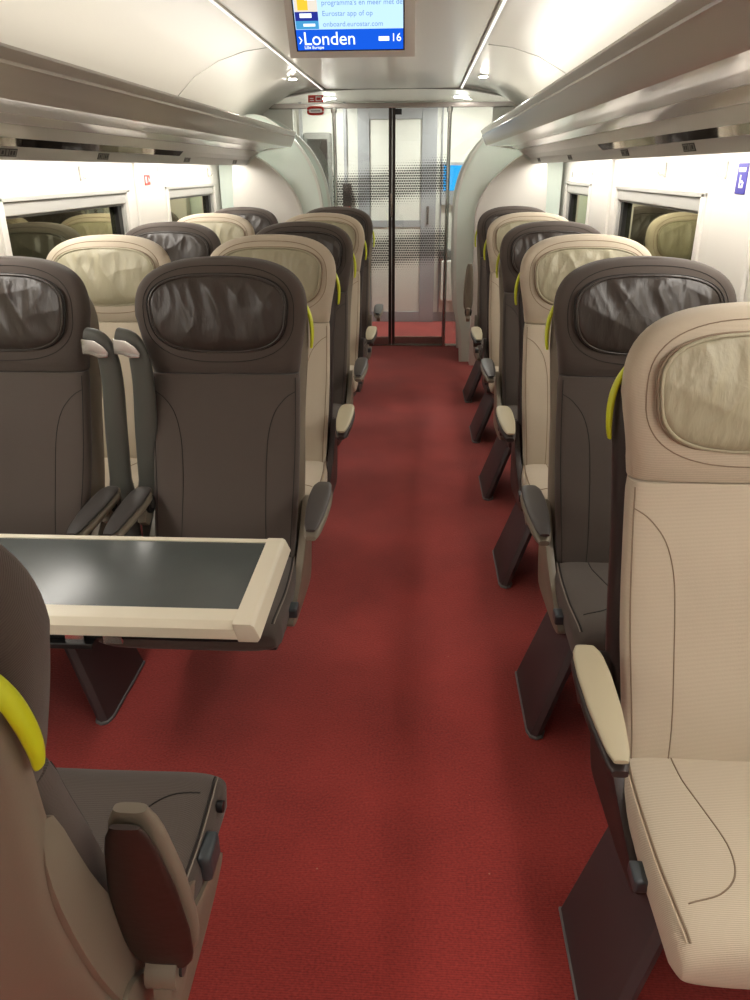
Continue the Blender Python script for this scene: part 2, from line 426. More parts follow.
for i, (x, y) in ((15, (CX-.495, Y1-.06)), (16, (CX+.495, Y1-.06))):
    b = B(); b.tube([(x, y, .01), (x, y, 2.04)], .016, 'chrome', 12); b.tube([(x, y, 2.0), (x, y, 2.035)], .024, 'chrome', 12); struct('trim_%d' % i, b.mesh('door_post'))
for i, (a, c) in ((17, (CX-.86, CX-.52)), (18, (CX+.5, CX+.86))):
    b = B(); b.box((a, Y1-.012, .012), (c, Y1-.004, 2.035), 'clear'); struct('trim_%d' % i, b.mesh('fixed_side_glass'))

# lobby beyond the doors
d3 = thing('door_3', '', '', (0, 0, 0)); del d3['label']; del d3['category']; d3['kind'] = 'structure'
b = B()
b.box((-.655, YB-.06, 0), (-.535, YB-.001, 2.16), 'lobbygrey', .006); b.box((.0, YB-.06, 0), (.155, YB-.001, 2.16), 'lobbygrey', .006)
b.box((-.534, YB-.058, 2.02), (-.001, YB-.001, 2.16), 'lobbygrey', .006); b.box((-.53, YB-.05, 0), (.0, YB-.01, .11), 'lobbygrey', .006)
obj('door_frame', b.mesh('door_frame'), d3)
b = B(); b.box((-.53, YB-.035, .11), (.0, YB-.012, 2.02), 'lobby', .004); b.box((-.53, YB-.045, .99), (.0, YB-.035, 1.06), 'lobbygrey', .004); obj('door_leaf', b.mesh('door_leaf'), d3)
b = B(); b.box((.06, YB-.085, 1.02), (.085, YB-.06, 1.2), 'steel', .008); obj('door_handle', b.mesh('door_handle'), d3)
b = B(); b.box((-1.25, YB-.05, 0), (-1.22, YB-.001, 2.18), 'lobbygrey'); b.box((-.80, YB-.05, 0), (-.77, YB-.001, 2.18), 'lobbygrey'); b.box((.2, YB-.02, .1), (.215, YB-.001, 2.18), 'lobbygrey'); struct('trim_19', b.mesh('lobby_panel_joints'))
b = B(); b.box((-1.2, YB-.16, .9), (-.92, YB-.002, 1.9), 'plate', .03); b.box((-1.16, YB-.168, .95), (-.955, YB-.158, 1.84), 'darksteel', .01)
tag(obj('wall_cabinet', b.mesh('wall_cabinet')), 'grey rounded cabinet on the lobby wall seen at the left through the glass doors', 'cabinet')
b = B(); b.box((-.815, YB-.1, 1.1), (-.725, YB-.05, 1.42), 'charcoal', .01); b.box((-.805, YB-.104, 1.11), (-.735, YB-.099, 1.2), 'red', .002)
tag(obj('alarm_box', b.mesh('alarm_box')), 'small dark box with red lower half on lobby wall', 'box')
t = thing('lobby_screen', 'small bright blue information screen on the lobby wall behind glass doors', 'screen', (.30, YB, 1.35))
b = B(); b.box((-.09, -.05, -.14), (.15, -.002, .27), 'lobbygrey', .008); obj('housing', b.mesh('housing'), t)
b = B(); b.box((-.07, -.056, 0), (.13, -.051, .24), 'scrcyan'); obj('display', b.mesh('display'), t)
t = thing('folding_seat', 'white folding seat with grey top on lobby wall', 'seat', (.31, YB, .45))
b = B(); b.box((-.1, -.09, .22), (.16, -.002, .32), 'plate', .02); obj('hinge_cover', b.mesh('hinge_cover'), t)
b = B(); b.box((-.08, -.11, -.22), (.14, -.04, .21), 'lobby', .03); obj('seat', b.mesh('seat'), t)
for x, lb in ((CX-.62, 'left'), (CX+.62, 'right')):
    t = thing('lobby_spotlight', 'round lobby ceiling light seen through the glass above the doors, the %s one' % lb, 'ceiling light', (x, 8.0, 2.18), 0, 'lobby ceiling lights')
    b = B(); b.tube([(0, 0, -.012), (0, 0, 0)], .075, 'chrome', 20); obj('bezel', b.mesh('bezel'), t)
    b = B(); b.tube([(0, 0, -.016), (0, 0, -.0125)], .062, 'lobbylamp', 20); obj('lens', b.mesh('lens'), t)

# ------------------------------------------------------------ overhead racks, strip lamps
RE = 6.47
def rack(s, name_side):
    t = thing('luggage_rack', 'long glossy overhead luggage rack running along the %s wall' % name_side, 'luggage rack', (CX, 0, 0))
    X = lambda r: s*r
    def ext(pts, y0, y1, m, name, parent=t, n=1):
        q = B(); q.loft([[(X(a), y, z) for a, z in pts] for y in (y0, y1)], m); me = q.mesh(name, 30); return obj(name, me, parent)
    # front panel: rounded nose, ridge, sloping face
    ext([(.722, 1.827), (.712, 1.825), (.708, 1.817), (.712, 1.808), (.722, 1.794), (.718, 1.789), (.716, 1.784), (.722, 1.778), (.738, 1.745), (.750, 1.722), (.758, 1.715), (.775, 1.73), (.75, 1.80), (.74, 1.83)], Y0, RE, 'rackface', 'front_panel')
    # underside panels
    ext([(.762, 1.716), (.80, 1.712), (.86, 1.708), (.92, 1.705), (.924, 1.72), (.78, 1.735)], Y0, RE, 'rackglass', 'underside_panel')
    ext([(.928, 1.7055), (.945, 1.700), (.985, 1.690), (1.0, 1.686), (1.003, 1.70), (.93, 1.72)], Y0, RE, 'rackglass', 'lower_panel')
    ext([(1.006, 1.6855), (1.012, 1.681), (1.03, 1.670), (1.055, 1.655), (1.065, 1.652), (1.075, 1.67), (1.01, 1.70)], Y0, RE, 'racklip', 'inner_rail')
    # dark mirror band
    ye = 3.9 if s > 0 else 4.6
    ext([(1.066, 1.652), (1.092, 1.628), (1.10, 1.64), (1.076, 1.664)], Y0, ye, 'mirror', 'mirror_band')
    ext([(1.066, 1.652), (1.092, 1.628), (1.10, 1.64), (1.076, 1.664)], ye+.003, RE, 'racklip', 'end_band')
    # lip with seat number plates
    ext([(1.092, 1.626), (1.106, 1.594), (1.112, 1.588), (1.13, 1.588), (1.135, 1.62), (1.38, 1.63), (1.38, 1.66), (1.10, 1.65)], Y0, RE, 'racklip', 'lip')
    # shelf on top
    ext([(.745, 1.795), (.76, 1.79), (1.0, 1.76), (1.38, 1.74), (1.38, 1.68), (1.09, 1.665), (.93, 1.724), (.776, 1.736)], Y0, RE-.002, 'ceil', 'shelf')
    nx, nz = 1.0993, 1.610
    for k, (y, txt) in enumerate(((2.68, 'win'), (3.5, 'win'), (4.77, 'win'), (6.0, 'win'), (1.75, 'win'))):
        q = B()
        def pt(u, v, d): # u along y, v up the lip face
            return (X(1.0985-.0071*v*10/ .16-d*.9), u, 1.61+v)
        fr = [(-.055, -.011), (.055, -.011), (.055, .011), (-.055, .011)]
        def quad(u0, v0, u1, v1, m, d=.0012):
            vs = []
            for (u, v) in ((u0, v0), (u1, v0), (u1, v1), (u0, v1)):
                vs.append((X(1.0993-.43*v-d), y+u, 1.610+v-.4*d))
                vs.append((X(1.0993-.43*v+.002), y+u, 1.610+v))
            q.faces(vs, [(0, 2, 4, 6), (1, 7, 5, 3), (0, 1, 3, 2), (2, 3, 5, 4), (4, 5, 7, 6), (6, 7, 1, 0)], m)
        quad(-.06, -.012, .06, .012, 'ink'); quad(-.054, -.009, -.022, .009, 'plate', .002); quad(-.016, -.009, .0, .009, 'plate', .002)
        quad(.006, -.009, .054, .009, 'plate', .002)
        quad(.014, -.006, .024, .006, 'ink', .0028); quad(.034, -.006, .044, .006, 'ink', .0028); quad(-.044, -.005, -.032, .006, 'ink', .0028)
        obj('seat_number_plate', q.mesh('seat_number_plate'), t)
    # end cap
    q = B(); q.prism([(X(.712), 1.832), (X(.74), 1.745), (X(.757), 1.718), (X(1.0), 1.688), (X(1.10), 1.60), (X(1.13), 1.59), (X(1.39), 1.63), (X(1.39), 1.80)], 'y', RE, RE+.02, 'frostrim'); obj('end_cap', q.mesh('end_cap'), t)
    # lamps
    q = B(); q.box(tuple(sorted((X(1.18), X(1.30)))[:1])+(Y0, 1.612), (max(X(1.18), X(1.30)), 6.45, 1.619), 'strip'); l = obj('strip_lamp', q.mesh('strip_lamp'), t)
    q = B(); q.box((min(X(1.17), X(1.31)), Y0, 1.6195), (max(X(1.17), X(1.31)), 6.45, 1.6225), 'racklip'); obj('tray', q.mesh('tray'), l)
    q = B(); q.box((min(X(.86), X(.92)), .3, 1.812), (max(X(.86), X(.92)), 6.45, 1.82), 'cove'); l = obj('cove_lamp', q.mesh('cove_lamp'), t)
    q = B(); q.box((min(X(.85), X(.93)), Y0, 1.783), (max(X(.85), X(.93)), 6.45, 1.811), 'racklip'); obj('tray', q.mesh('tray'), l)
rack(-1, 'left'); rack(1, 'right')

def downlight(x, y, z, label):
    t = thing('ceiling_spotlight', label, 'ceiling light', (x, y, z), 0, 'ceiling spotlights')
    q = B(); q.tube([(0, 0, -.006), (0, 0, .006)], .036, 'chrome', 16); obj('bezel', q.mesh('bezel'), t)
    q = B(); q.tube([(0, 0, -.009), (0, 0, -.0065)], .028, 'spot', 16); obj('lens', q.mesh('lens'), t)
downlight(CX-.70, 6.35, 2.175, 'small round ceiling spotlight near the glass doors, left of centre')
downlight(CX+.70, 6.35, 2.175, 'small round ceiling spotlight near the glass doors, right of centre')

# ------------------------------------------------------------ luggage bay partitions at the far end
def panel_outline(s, inner=0.0):
    # aisle edge of the partition, offsets from centre line; inner shrinks it
    e = [(.63, .0), (.615, .25), (.575, .45), (.555, .8), (.55, 1.1), (.555, 1.32), (.60, 1.52), (.69, 1.69), (.80, 1.81), (.92, 1.90), (1.02, 1.95), (1.12, 1.955), (1.2, 1.90)]
    pts = [(p.x, p.y) for p in catmull([(a, c, 0) for a, c in e], 5)]
    return pts
def partition(s, y, side, which, label):
    t = thing('luggage_partition', label, 'partition', (CX, y, 0), 0, 'luggage bay partitions')
    e = panel_outline(s)
    q = B(); out = [(s*a, z) for a, z in e]+[(s*1.38, 1.60), (s*1.38, .0)]
    q.prism(out, 'y', -.012, .012, 'frost'); obj('glass_panel', q.mesh('glass_panel', 30), t)
    q = B(); q.loft([[(s*(a+dx), dy, z+dz) for dx, dy, dz in ((-.012, -.02, 0), (-.012, .02, 0), (.012, .02, 0), (.012, -.02, 0))] for a, z in [(p[0], p[1]) for p in e]], 'frostrim')
    obj('rim', q.mesh('rim', 60), t)
    return t
for s, side in ((-1, 'left'), (1, 'right')):
    partition(s, 6.66, side, 'near', 'curved pale green luggage bay partition on the %s, the nearer one behind the last seats' % side)
    partition(s, 7.22, side, 'far', 'curved pale green luggage bay partition on the %s, right beside the glass doors' % side)
    for z, nm in ((.42, 'lowest'), (.82, 'middle'), (1.24, 'topmost')):
        q = B(); q.box((min(CX+s*.60, CX+s*1.38), 6.675, z), (max(CX+s*.60, CX+s*1.38), 7.205, z+.03), 'frostrim', .006)
        tag(obj('luggage_shelf', q.mesh('luggage_shelf')), '%s pale shelf between the two green partitions on the %s' % (nm, side), 'shelf', 'luggage bay shelves')
    # white moulded seat-back shield in front of the partition
    e = [(.70, .0), (.70, 1.0), (.705, 1.25), (.78, 1.42), (.90, 1.55), (1.02, 1.64), (1.13, 1.68), (1.20, 1.66), (1.235, 1.58), (1.25, 1.3)]
    pts = [(p.x, p.y) for p in catmull([(a, c, 0) for a, c in e], 5)]
    q = B(); q.prism([(CX+s*a, z) for a, z in pts]+[(CX+s*1.25, 0)], 'y', 6.50, 6.62, 'white', .01)
    tag(obj('bulkhead_shield', q.mesh('bulkhead_shield', 50)), 'white arched bulkhead panel behind the last %s seats' % side, 'panel')

# ------------------------------------------------------------ seats
FRONT = [(.34, -.25), (.42, -.24), (.50, -.212), (.60, -.165), (.70, -.13), (.80, -.10), (.88, -.072), (.94, -.055)]
def yf(z): return sm(FRONT, z)
BW = [(.34, .230), (.45, .235), (.60, .241), (.75, .244), (.94, .243)]
HY = [(.93, -.057), (1.05, -.064), (1.15, -.058), (1.24, -.038), (1.32, -.012)]
def headw(z):
    lo = [(.93, .243), (.99, .246), (1.05, .258), (1.11, .271), (1.15, .275)]
    if z < 1.13: return sm(lo, z, .012)
    u = min(1, (z-1.13)/.172); return .2745*max(0, 1-u**3.0)**(1/2.6)
CACHE = {}
def cached(key, fn):
    if key not in CACHE: CACHE[key] = fn()
    return CACHE[key]
def bvh_of(bm): return BVHTree.FromBMesh(bm)
def snap(bv, pts, d, lift=.0006):
    d = Vector(d); out = []
    for p in pts:
        h = bv.ray_cast(Vector(p)-d*1.0, d)
        if h[0]: out.append(h[0]-d*lift)
    return out

def loop_xy(z, w, y0, t, wing, n=40, e=3.2, wp=3):
    L = []
    for i in range(n):
        a = 2*math.pi*i/n; sx = sgp(math.cos(a), 2/e); sy = sgp(math.sin(a), 2/e)
        y = y0+t/2+sy*t/2
        k = (1-sy)/2
        y -= wing*abs(sx)**wp*k
        L.append((w*sx, y, z))
    return L

def m_backrest(c):
    b = B(); zs = [.335+i*(.947-.335)/24 for i in range(25)]
    loops = []
    for z in zs:
        edge = max(0, 1-((.947-z)/.012)) if z > .932 else 0
        loops.append(loop_xy(z, sm(BW, z)-.003*edge, yf(z)+.004*edge, .09, .022, wp=4))
    b.loft(loops, c)
    bv = bvh_of(b.bm)
    for s in (-1, 1):
        sp = [(s*.233, -1, .895), (s*.20, -1, .875), (s*.165, -1, .83), (s*.145, -1, .76), (s*.138, -1, .66), (s*.138, -1, .52), (s*.142, -1, .37)]
        b.tube(snap(bv, catmull(sp, 5), (0, 1, 0)), .0013, c+'_seam', 6)
        sp = [(s*.232, -1, .937), (s*.232, -1, .75), (s*.225, -1, .55), (s*.217, -1, .37)]
        pts = snap(bv, catmull(sp, 8), (0, 1, 0)); b.tube(pts, .0016, c+'_seam', 6)
        b.tube([p+Vector((-s*.006, -.0002, 0)) for p in pts], .0011, c+'_stitch', 5)
    return b.mesh('backrest', 50)
def m_headrest(c):
    b = B(); zs = [.950+i*(1.13-.950)/10 for i in range(11)]+[1.13+.172*math.sin(math.pi/2*i/16) for i in range(1, 17)]
    loops = []
    for z in zs:
        u = max(0, (z-1.13)/.172); t = .115*max(.08, (1-u**5))**.35
        lo = min(1, (z-.950)/.03); t0 = t*(.86+.14*lo)
        y0 = sm(HY, z, .01)+(.115-t0)*.5
        wg = .03*min(1, (z-.950)/.1+.4)*(1-u**3)
        loops.append(loop_xy(z, max(.02, headw(z))-.004*(1-lo), y0, t0, wg, n=48, e=3.0, wp=3.2))
    b.loft(loops, c)
    bv = bvh_of(b.bm)
    ring = []
    for i in range(61):
        a = 2*math.pi*i/60; x = .238*sgp(math.cos(a), 2/2.6); z = 1.135+.146*sgp(math.sin(a), 2/2.6); x *= 1+.05*math.sin(a)
        ring.append((x, -1, z))
    b.tube(snap(bv, ring, (0, 1, 0)), .0013, c+'_seam', 6)
    me = b.mesh('headrest', 55)
    return me
def pad_pt(r, a, lift=0):
    x = .212*r*sgp(math.cos(a), 2/2.9); v = r*sgp(math.sin(a), 2/2.9); z = 1.138+.116*v
    x *= 1+.06*v
    w_ = headw(z); xx = min(1, abs(x)/w_)
    y = sm(HY, z, .01)-.03*xx**3.2+.004
    return x, y-lift, z
def m_pad(c, seed):
    rnd = random.Random(seed); ph = [rnd.uniform(0, 6.28) for _ in range(8)]; kk = [rnd.uniform(.7, 1.35) for _ in range(8)]
    b = B(); NA = 160; NR = 30; vs = []; fs = []
    for j in range(NR+1):
        r = (j/NR)**.85
        for i in range(NA):
            a = 2*math.pi*i/NA; x, y, z = pad_pt(r, a)
            dome = .024*(1-r**3.2)**.6 if r < 1 else 0
            v = (z-1.138)/.116
            fold = 0
            for q, (fx, amp) in enumerate(((19, .0062), (31, .0052), (47, .0032), (13, .0036))):
                fold += amp*(1-2*abs(math.sin(x*fx*kk[q]+ph[q]+z*(6+5*q)*math.sin(ph[q+4])+.8*math.sin(z*22*kk[q+4]+x*11)))**.75)
            gather = (.55+.45*v)*(1-r**6)*.9
            sag = .004*math.sin(z*40+x*8+ph[0])*(1-r**2)
            vs.append((x, y-dome-fold*gather-sag*.4, z))
    for j in range(NR):
        for i in range(NA):
            k = (i+1) % NA; fs.append((j*NA+i, j*NA+k, (j+1)*NA+k, (j+1)*NA+i))
    b.faces(vs, fs, c+'_leather'); bmesh.ops.remove_doubles(b.bm, verts=b.bm.verts[:], dist=1e-5)
    # close the back so that it is a cushion, not a sheet
    back = [pad_pt(1, 2*math.pi*i/NA, -.006) for i in range(NA)]; fr = [pad_pt(1, 2*math.pi*i/NA, 0) for i in range(NA)]
    b.loft([fr, back], c+'_leather', caps=False)
    return b.mesh('head_pad', 80)
def m_piping(c):
    b = B(); pts = [pad_pt(1.0, 2*math.pi*i/72, .003) for i in range(73)]
    b.tube(pts, .0042, c+'_leather', 8, caps=False)
    pts = [pad_pt(1.035, 2*math.pi*i/72, -.0005) for i in range(73)]
    b.tube(pts, .0030, c+'_seam', 6, caps=False)
    return b.mesh('piping', 80)
def m_cushion(c):
    b = B(); loops = []; n = 44
    def prof(y):    # y from -.70 front to -.19
        f = min(1, max(0, (y+.70)/.075)); k = (1-(1-f)**2.4)**(1/2.4)
        top = interp([(-.72, .43), (-.60, .432), (-.45, .422), (-.30, .398), (-.15, .385)], y)
        bot = interp([(-.72, .305), (-.5, .31), (-.15, .30)], y)
        mid = (top+bot)/2-.008
        return mid, (top-mid)*(.10+.90*k), (mid-bot)*(.10+.90*k)
    ys = [-.70+.075*(1-math.cos(math.pi/2*i/10)) for i in range(11)]+[-.625+i*(.435/16) for i in range(1, 17)]
    for y in ys:
        mid, ht, hb = prof(y); w_ = interp([(-.70, .252), (-.66, .262), (-.5, .262), (-.3, .248), (-.19, .238)], y)
        L = []
        for i in range(n):
            a = 2*math.pi*i/n; sx = sgp(math.cos(a), 2/5.0); sy = sgp(math.sin(a), 2/3.4)
            z = mid+sy*(ht if sy > 0 else hb)
            if sy > 0: z += .008*abs(sx)**3*sy-.004*(1-abs(sx)**2)*sy
            L.append((w_*sx, y, z))
        loops.append(L)
    b.loft(loops, c); bv = bvh_of(b.bm)
    for s in (-1, 1):
        sp = [(s*.135, -.22, 2), (s*.135, -.30, 2), (s*.122, -.42, 2), (s*.115, -.50, 2), (s*.13, -.56, 2), (s*.17, -.60, 2), (s*.225, -.615, 2)]
        b.tube(snap(bv, catmull(sp, 5), (0, 0, -1)), .0016, c+'_seam', 6)
        sp = [(s*.224, -.22, 2), (s*.236, -.35, 2), (s*.245, -.5, 2), (s*.243, -.62, 2), (s*.238, -.675, 2)]
        pts = snap(bv, catmull(sp, 6), (0, 0, -1)); b.tube(pts, .0022, c+'_seam', 6)
        b.tube([p+Vector((-s*.007, 0, .0005)) for p in pts], .0016, c+'_stitch', 5)
        b.tube([p+Vector((s*.006, 0, -.0002)) for p in pts], .0016, c+'_stitch', 5)
    sp = [(x/20*.24, -.640, 2) for x in range(-20, 21)]
    b.tube([Vector((s_*.2525, y, z)) for s_ in (1,) for y, z in ((-.64, .36),)], .001, c+'_seam') if False else None
    return b.mesh('seat_cushion', 60)
def m_shell(c):
    b = B(); loops = []
    W = [(.25, .235), (.4, .245), (.6, .248), (.8, .250), (.92, .258), (1.02, .266), (1.10, .266), (1.17, .252), (1.22, .20), (1.245, .12)]
    YB_ = [(.25, -.10), (.4, -.05), (.6, .02), (.8, .07), (1.0, .095), (1.15, .105), (1.245, .09)]
    for i in range(31):
        z = .25+i*(1.245-.25)/30; bk = sm(YB_, z); frn = sm([(.25, -.20), (.4, -.14), (.6, -.085), (.8, -.04), (1.0, .0), (1.1, .02), (1.245, .045)], z)
        loops.append(loop_xy(z, sm(W, z, .01), frn, bk-frn, 0, n=36, e=3.4))
    b.loft(loops, c)
    side = [(-.16, .24), (-.10, .26), (-.05, .40), (-.03, .50), (-.06, .53), (-.10, .51), (-.14, .47), (-.19, .43), (-.26, .385), (-.36, .345), (-.46, .315), (-.50, .295), (-.48, .275), (-.38, .255)]
    side = [(p.x, p.y) for p in catmull([(a, z, 0) for a, z in side+side[:1]], 3)][:-1]
    for s in (-1, 1):
        b.prism(side, 'x', s*.240, s*.2655, c, .007)
    # seat pan under the cushion
    b.prism([(-.62, .305), (-.62, .28), (-.40, .235), (-.14, .235), (-.14, .31)], 'x', -.235, .235, 'charcoal', .008)
    return b.mesh('back_shell', 50)
def m_handle(s):
    b = B(); pts = [(s*.246, .075, 1.165), (s*.262, .066, 1.14), (s*.273, .058, 1.11), (s*.278, .050, 1.075), (s*.278, .042, 1.04), (s*.275, .038, 1.015)]
    pts = catmull(pts, 4); n = len(pts)
    loops = []
    for i, p in enumerate(pts):
        k = .35+.65*math.sin(math.pi*min(1, (i+1)/(n)*.9+.05))**.5
        loops.append([(p.x+.007*k*math.cos(a), p.y+.014*k*math.sin(a), p.z) for a in [2*math.pi*j/12 for j in range(12)]])
    b.loft(loops, 'lime'); return b.mesh('grab_handle', 60)
def arm_loops(w0, w1, z0, z1, length, grow=0):
    L = []
    for i in range(17):
        u = i/16; y = .02-(length+.02)*u
        wd = interp([(0, .6), (.08, .9), (.3, 1), (.6, .93), (.85, .70), (.96, .54), (1, .38)], u)*w1+grow
        zc = .5*(z0+z1)-.012*u*u; h = (z1-z0)/2*interp([(0, .7), (.1, 1), (.85, .95), (1, .5)], u)
        L.append([(wd*sgp(math.cos(a), 2/3), y, zc+h*sgp(math.sin(a), 2/3)) for a in [2*math.pi*j/20 for j in range(20)]])
    return L
def m_armframe(c):
    b = B(); b.loft(arm_loops(.02, .0345, -.026, .004, .312, .0015), c); b.box((-.012, .0, -.06), (.014, .05, .0), c, .006)
    return b.mesh('armrest', 60)
def m_armpad(c):
    b = B(); b.loft(arm_loops(.02, .034, .0045, .020, .308), c); return b.mesh('arm_pad', 60)
def m_hinge(c, hub='black'):
    b = B(); b.tube([(-.022, 0, 0), (.022, 0, 0)], .030, hub, 18); b.tube([(-.026, 0, 0), (.026, 0, 0)], .014, 'padd', 12)
    b.prism([(-.035, -.01), (.03, -.01), (.035, -.05), (-.02, -.07), (-.05, -.045)], 'x', -.016, .012, c, .006)
    return b.mesh('armrest_hinge', 50)
def m_lever(s):
    b = B(); b.box((min(s*.255, s*.285), -.545, .342), (max(s*.255, s*.285), -.495, .372), 'lever', .008)
    return b.mesh('recline_lever', 50)
def m_footlever(s):
    b = B(); b.box((min(s*.25, s*.278), -.035, -.03), (max(s*.25, s*.278), .035, .03), 'lever', .013); return b.mesh('recline_lever', 50)
def m_leg(s, x0, x1):
    # slanted blade from the floor to the seat pan; s: side of the aisle
    b = B(); L = []
    for z, xc, ya, yb in ((.0, x0, -.315, -.63), (.01, x0, -.315, -.63), (.30, x1, -.27, -.55)):
        w_ = .024
        ring = []
        for (dx, y) in ((-w_, ya), (-w_, yb+.035), (-w_*.7, yb+.01), (0, yb), (w_*.7, yb+.01), (w_, yb+.035), (w_, ya), (w_*.5, ya+.01), (-w_*.5, ya+.01)):
            ring.append((xc+dx, y, z))
        L.append(ring)
    b.loft(L, 'leg'); return b.mesh('leg', 35)
def m_legtrim(s, x0):
    b = B(); ya, yb = -.315, -.63; w_ = .028
    ring = [(x0-w_, ya+.006), (x0-w_, yb+.03), (x0-w_*.7, yb+.004), (x0, yb-.006), (x0+w_*.7, yb+.004), (x0+w_, yb+.03), (x0+w_, ya+.006)]
    b.prism(ring, 'z', .0, .009, 'legtrim', .002); return b.mesh('foot_trim', 40)

def seat(name, label, kind, x, y, rz=0, arms=((1, 0),), handle=None, leg=None, seed=1, padmat=None, slide=0, front=False):
    """arms: (local x, raised angle); handle and lever on side handle; leg: (side, floor x, top x)"""
    c = kind; shell = 'taupe' if kind == 'dark' else 'charcoal'
    t = thing(name, label, 'train seat', (x, y, 0), rz, 'dark brown train seats' if kind == 'dark' else 'beige train seats')
    cu = obj('seat_cushion', cached(('cu', c), lambda: m_cushion(c)), t, loc=(0, slide, 0) if slide else None)
    obj('backrest', cached(('ba', c), lambda: m_backrest(c)), t)
    h = obj('headrest', cached(('he', c), lambda: m_headrest(c)), t)
    p = obj('head_pad', cached(('pa', c, seed % 4), lambda: m_pad(c, seed % 4+(10 if c == 'dark' else 0))), h)
    obj('piping', cached(('pi', c), lambda: m_piping(c)), h)
    sh = obj('back_shell', cached(('sh', shell), lambda: m_shell(shell)), t)
    if handle:
        obj('grab_handle', cached(('ha', handle), lambda: m_handle(handle)), sh, label='lime green grab handle')
        if front: obj('recline_lever', m_footlever(handle), t, loc=(0, -.42, .375))
        else: obj('recline_lever', cached(('le', handle), lambda: m_lever(handle)), t)
    fr = 'taupe' if kind == 'dark' else 'charcoal'
    pm = padmat or ('padd' if kind == 'dark' else 'padb')
    for ax, ang, az in arms:
        hg = obj('armrest_hinge', cached(('hg', fr, front), lambda: m_hinge(fr, 'taupe' if front else 'black')), t, loc=(ax*.985, -.20+max(0, slide), az-.035))
        a = obj('armrest', cached(('ar', fr), lambda: m_armframe(fr)), t, loc=(ax, -.20+max(0, slide), az), rot=(R(-ang), 0, 0))
        if front: a.scale = (1.42, .95, 1)
        obj('arm_pad', cached(('ap', pm), lambda: m_armpad(pm)), a)
    if front:
        q = B(); pl = [(-.20, .24), (-.14, .42), (-.065, .62), (-.02, .80), (-.015, .90), (-.045, .915), (-.09, .78), (-.145, .65), (-.205, .55), (-.27, .48), (-.35, .42), (-.42, .375), (-.44, .31), (-.40, .25)]
        pl = [(p.x+.05, p.y) for p in catmull([(a_, z_, 0) for a_, z_ in pl+pl[:1]], 3)][:-1]
        q.prism(pl, 'x', -.257, -.17, 'taupe', .003); obj('side_panel', q.mesh('side_panel'), t)
        q = B(); q.tube([(-.258, -.52, .395), (-.270, -.52, .395)], .012, 'black', 14); obj('button', q.mesh('button'), t)
    if leg:
        s, x0, x1 = leg
        l = obj('leg', cached(('leg', leg), lambda: m_leg(s, x0, x1)), t)
        obj('foot_trim', cached(('lt', leg), lambda: m_legtrim(s, x0)), l)
    return t

YR = [1.55+.887*k for k in range(6)]
XR, XA, XW = .691, -.627, -1.332
AR = .330
right_lab = [
    'beige single seat at the right edge, the nearest and largest seat facing the camera',
    'dark brown single seat on the right, directly behind the nearest beige seat',
    'beige single seat on the right with a lime handle, third from the camera',
    'dark brown single seat on the right, fourth from the camera between two beige ones',
    'beige single seat on the right, fifth from the camera, farthest beige one there',
    'dark brown single seat farthest along the right with its taupe armrest folded up']
for k in range(6):
    kind = 'beige' if k % 2 == 0 else 'dark'
    arms = [(-AR, 88 if k == 5 else 0, .612), (AR-.035, 0, .58)]
    seat('train_seat', right_lab[k], kind, XR, YR[k], 0, arms, -1, (-1, -.322, -.205), seed=k+2, slide=-.012 if k == 0 else 0)
la = {1: 'dark brown aisle seat behind the white rimmed table on the left',
      2: 'beige aisle seat on the left right behind the dark table seat',
      3: 'dark brown aisle seat on the left, third row facing the camera',
      4: 'beige aisle seat on the left, farthest beige one beside the aisle',
      5: 'dark brown aisle seat in the last left row nearest the glass doors'}
lw = {1: 'dark brown window seat at the left edge behind the table',
      2: 'beige window seat on the left behind the upright grey arms',
      3: 'dark brown window seat on the left behind the beige window seat',
      4: 'beige window seat on the left, farthest beige one by the windows',
      5: 'dark brown window seat in the last left row beside white bulkhead'}
for k in range(1, 6):
    kind = 'beige' if k % 2 == 0 else 'dark'
    a_ = seat('train_seat', la[k], kind, XA, YR[k], 0, [(AR, 0, .612), (-.262, 0, .585)], 1, None, seed=k)
    w_ = seat('train_seat', lw[k], kind, XW, YR[k], 0, [(.335, 0, .585)], None, (1, .385, .26), seed=k+1)
    if k == 1: pair = (a_, w_)
seat('train_seat', 'dark brown seat in the left foreground turned away, armrest folded up', 'dark', -.640, .60, math.pi, [(-.302, 101, .55)], -1, None, seed=3, padmat='padbrown', slide=.09, front=True)

# tall grey upright arms with chrome tips between the two table seats
def upright_arm(seat_, lx, label):
    t = bpy.data.objects.new('x', None); off = Vector((lx, 2.345-YR[1], 0)); bpy.data.objects.remove(t)
    path = catmull([(0, 0, .30), (.002, 0, .55), (.016, -.01, .75), (.030, -.015, .92), (.028, -.02, 1.02), (.010, -.022, 1.072), (-.03, -.024, 1.090)], 5)
    b = B(); L = []
    for i, p in enumerate(path):
        d = (path[min(i+1, len(path)-1)]-path[max(0, i-1)]).normalized(); a = d.cross(Vector((0, 1, 0))).normalized()
        w_ = interp([(.3, .046), (.54, .046), (.58, .037), (.8, .036), (1.0, .033), (1.06, .027), (1.09, .018)], p.z); th = .02
        L.append([p+a*(w_*sgp(math.cos(q), .7))+Vector((0, 1, 0))*(th*sgp(math.sin(q), .7)) for q in [2*math.pi*j/16 for j in range(16)]])
    b.loft(L, 'armgrey'); b.box((-.035, -.03, .05), (.035, .03, .31), 'black', .01); t = obj('upright_arm', b.mesh('upright_arm', 60), seat_, loc=off, label=label)
    b = B(); b.prism([(-.036, 1.078), (-.036, 1.030), (-.01, 1.028), (.012, 1.018), (.042, 1.020), (.046, 1.035), (.03, 1.055), (.005, 1.072)], 'y', -.054, -.041, 'chrome', .004); obj('chrome_tip', b.mesh('chrome_tip'), t, label='chrome tip of the arm')
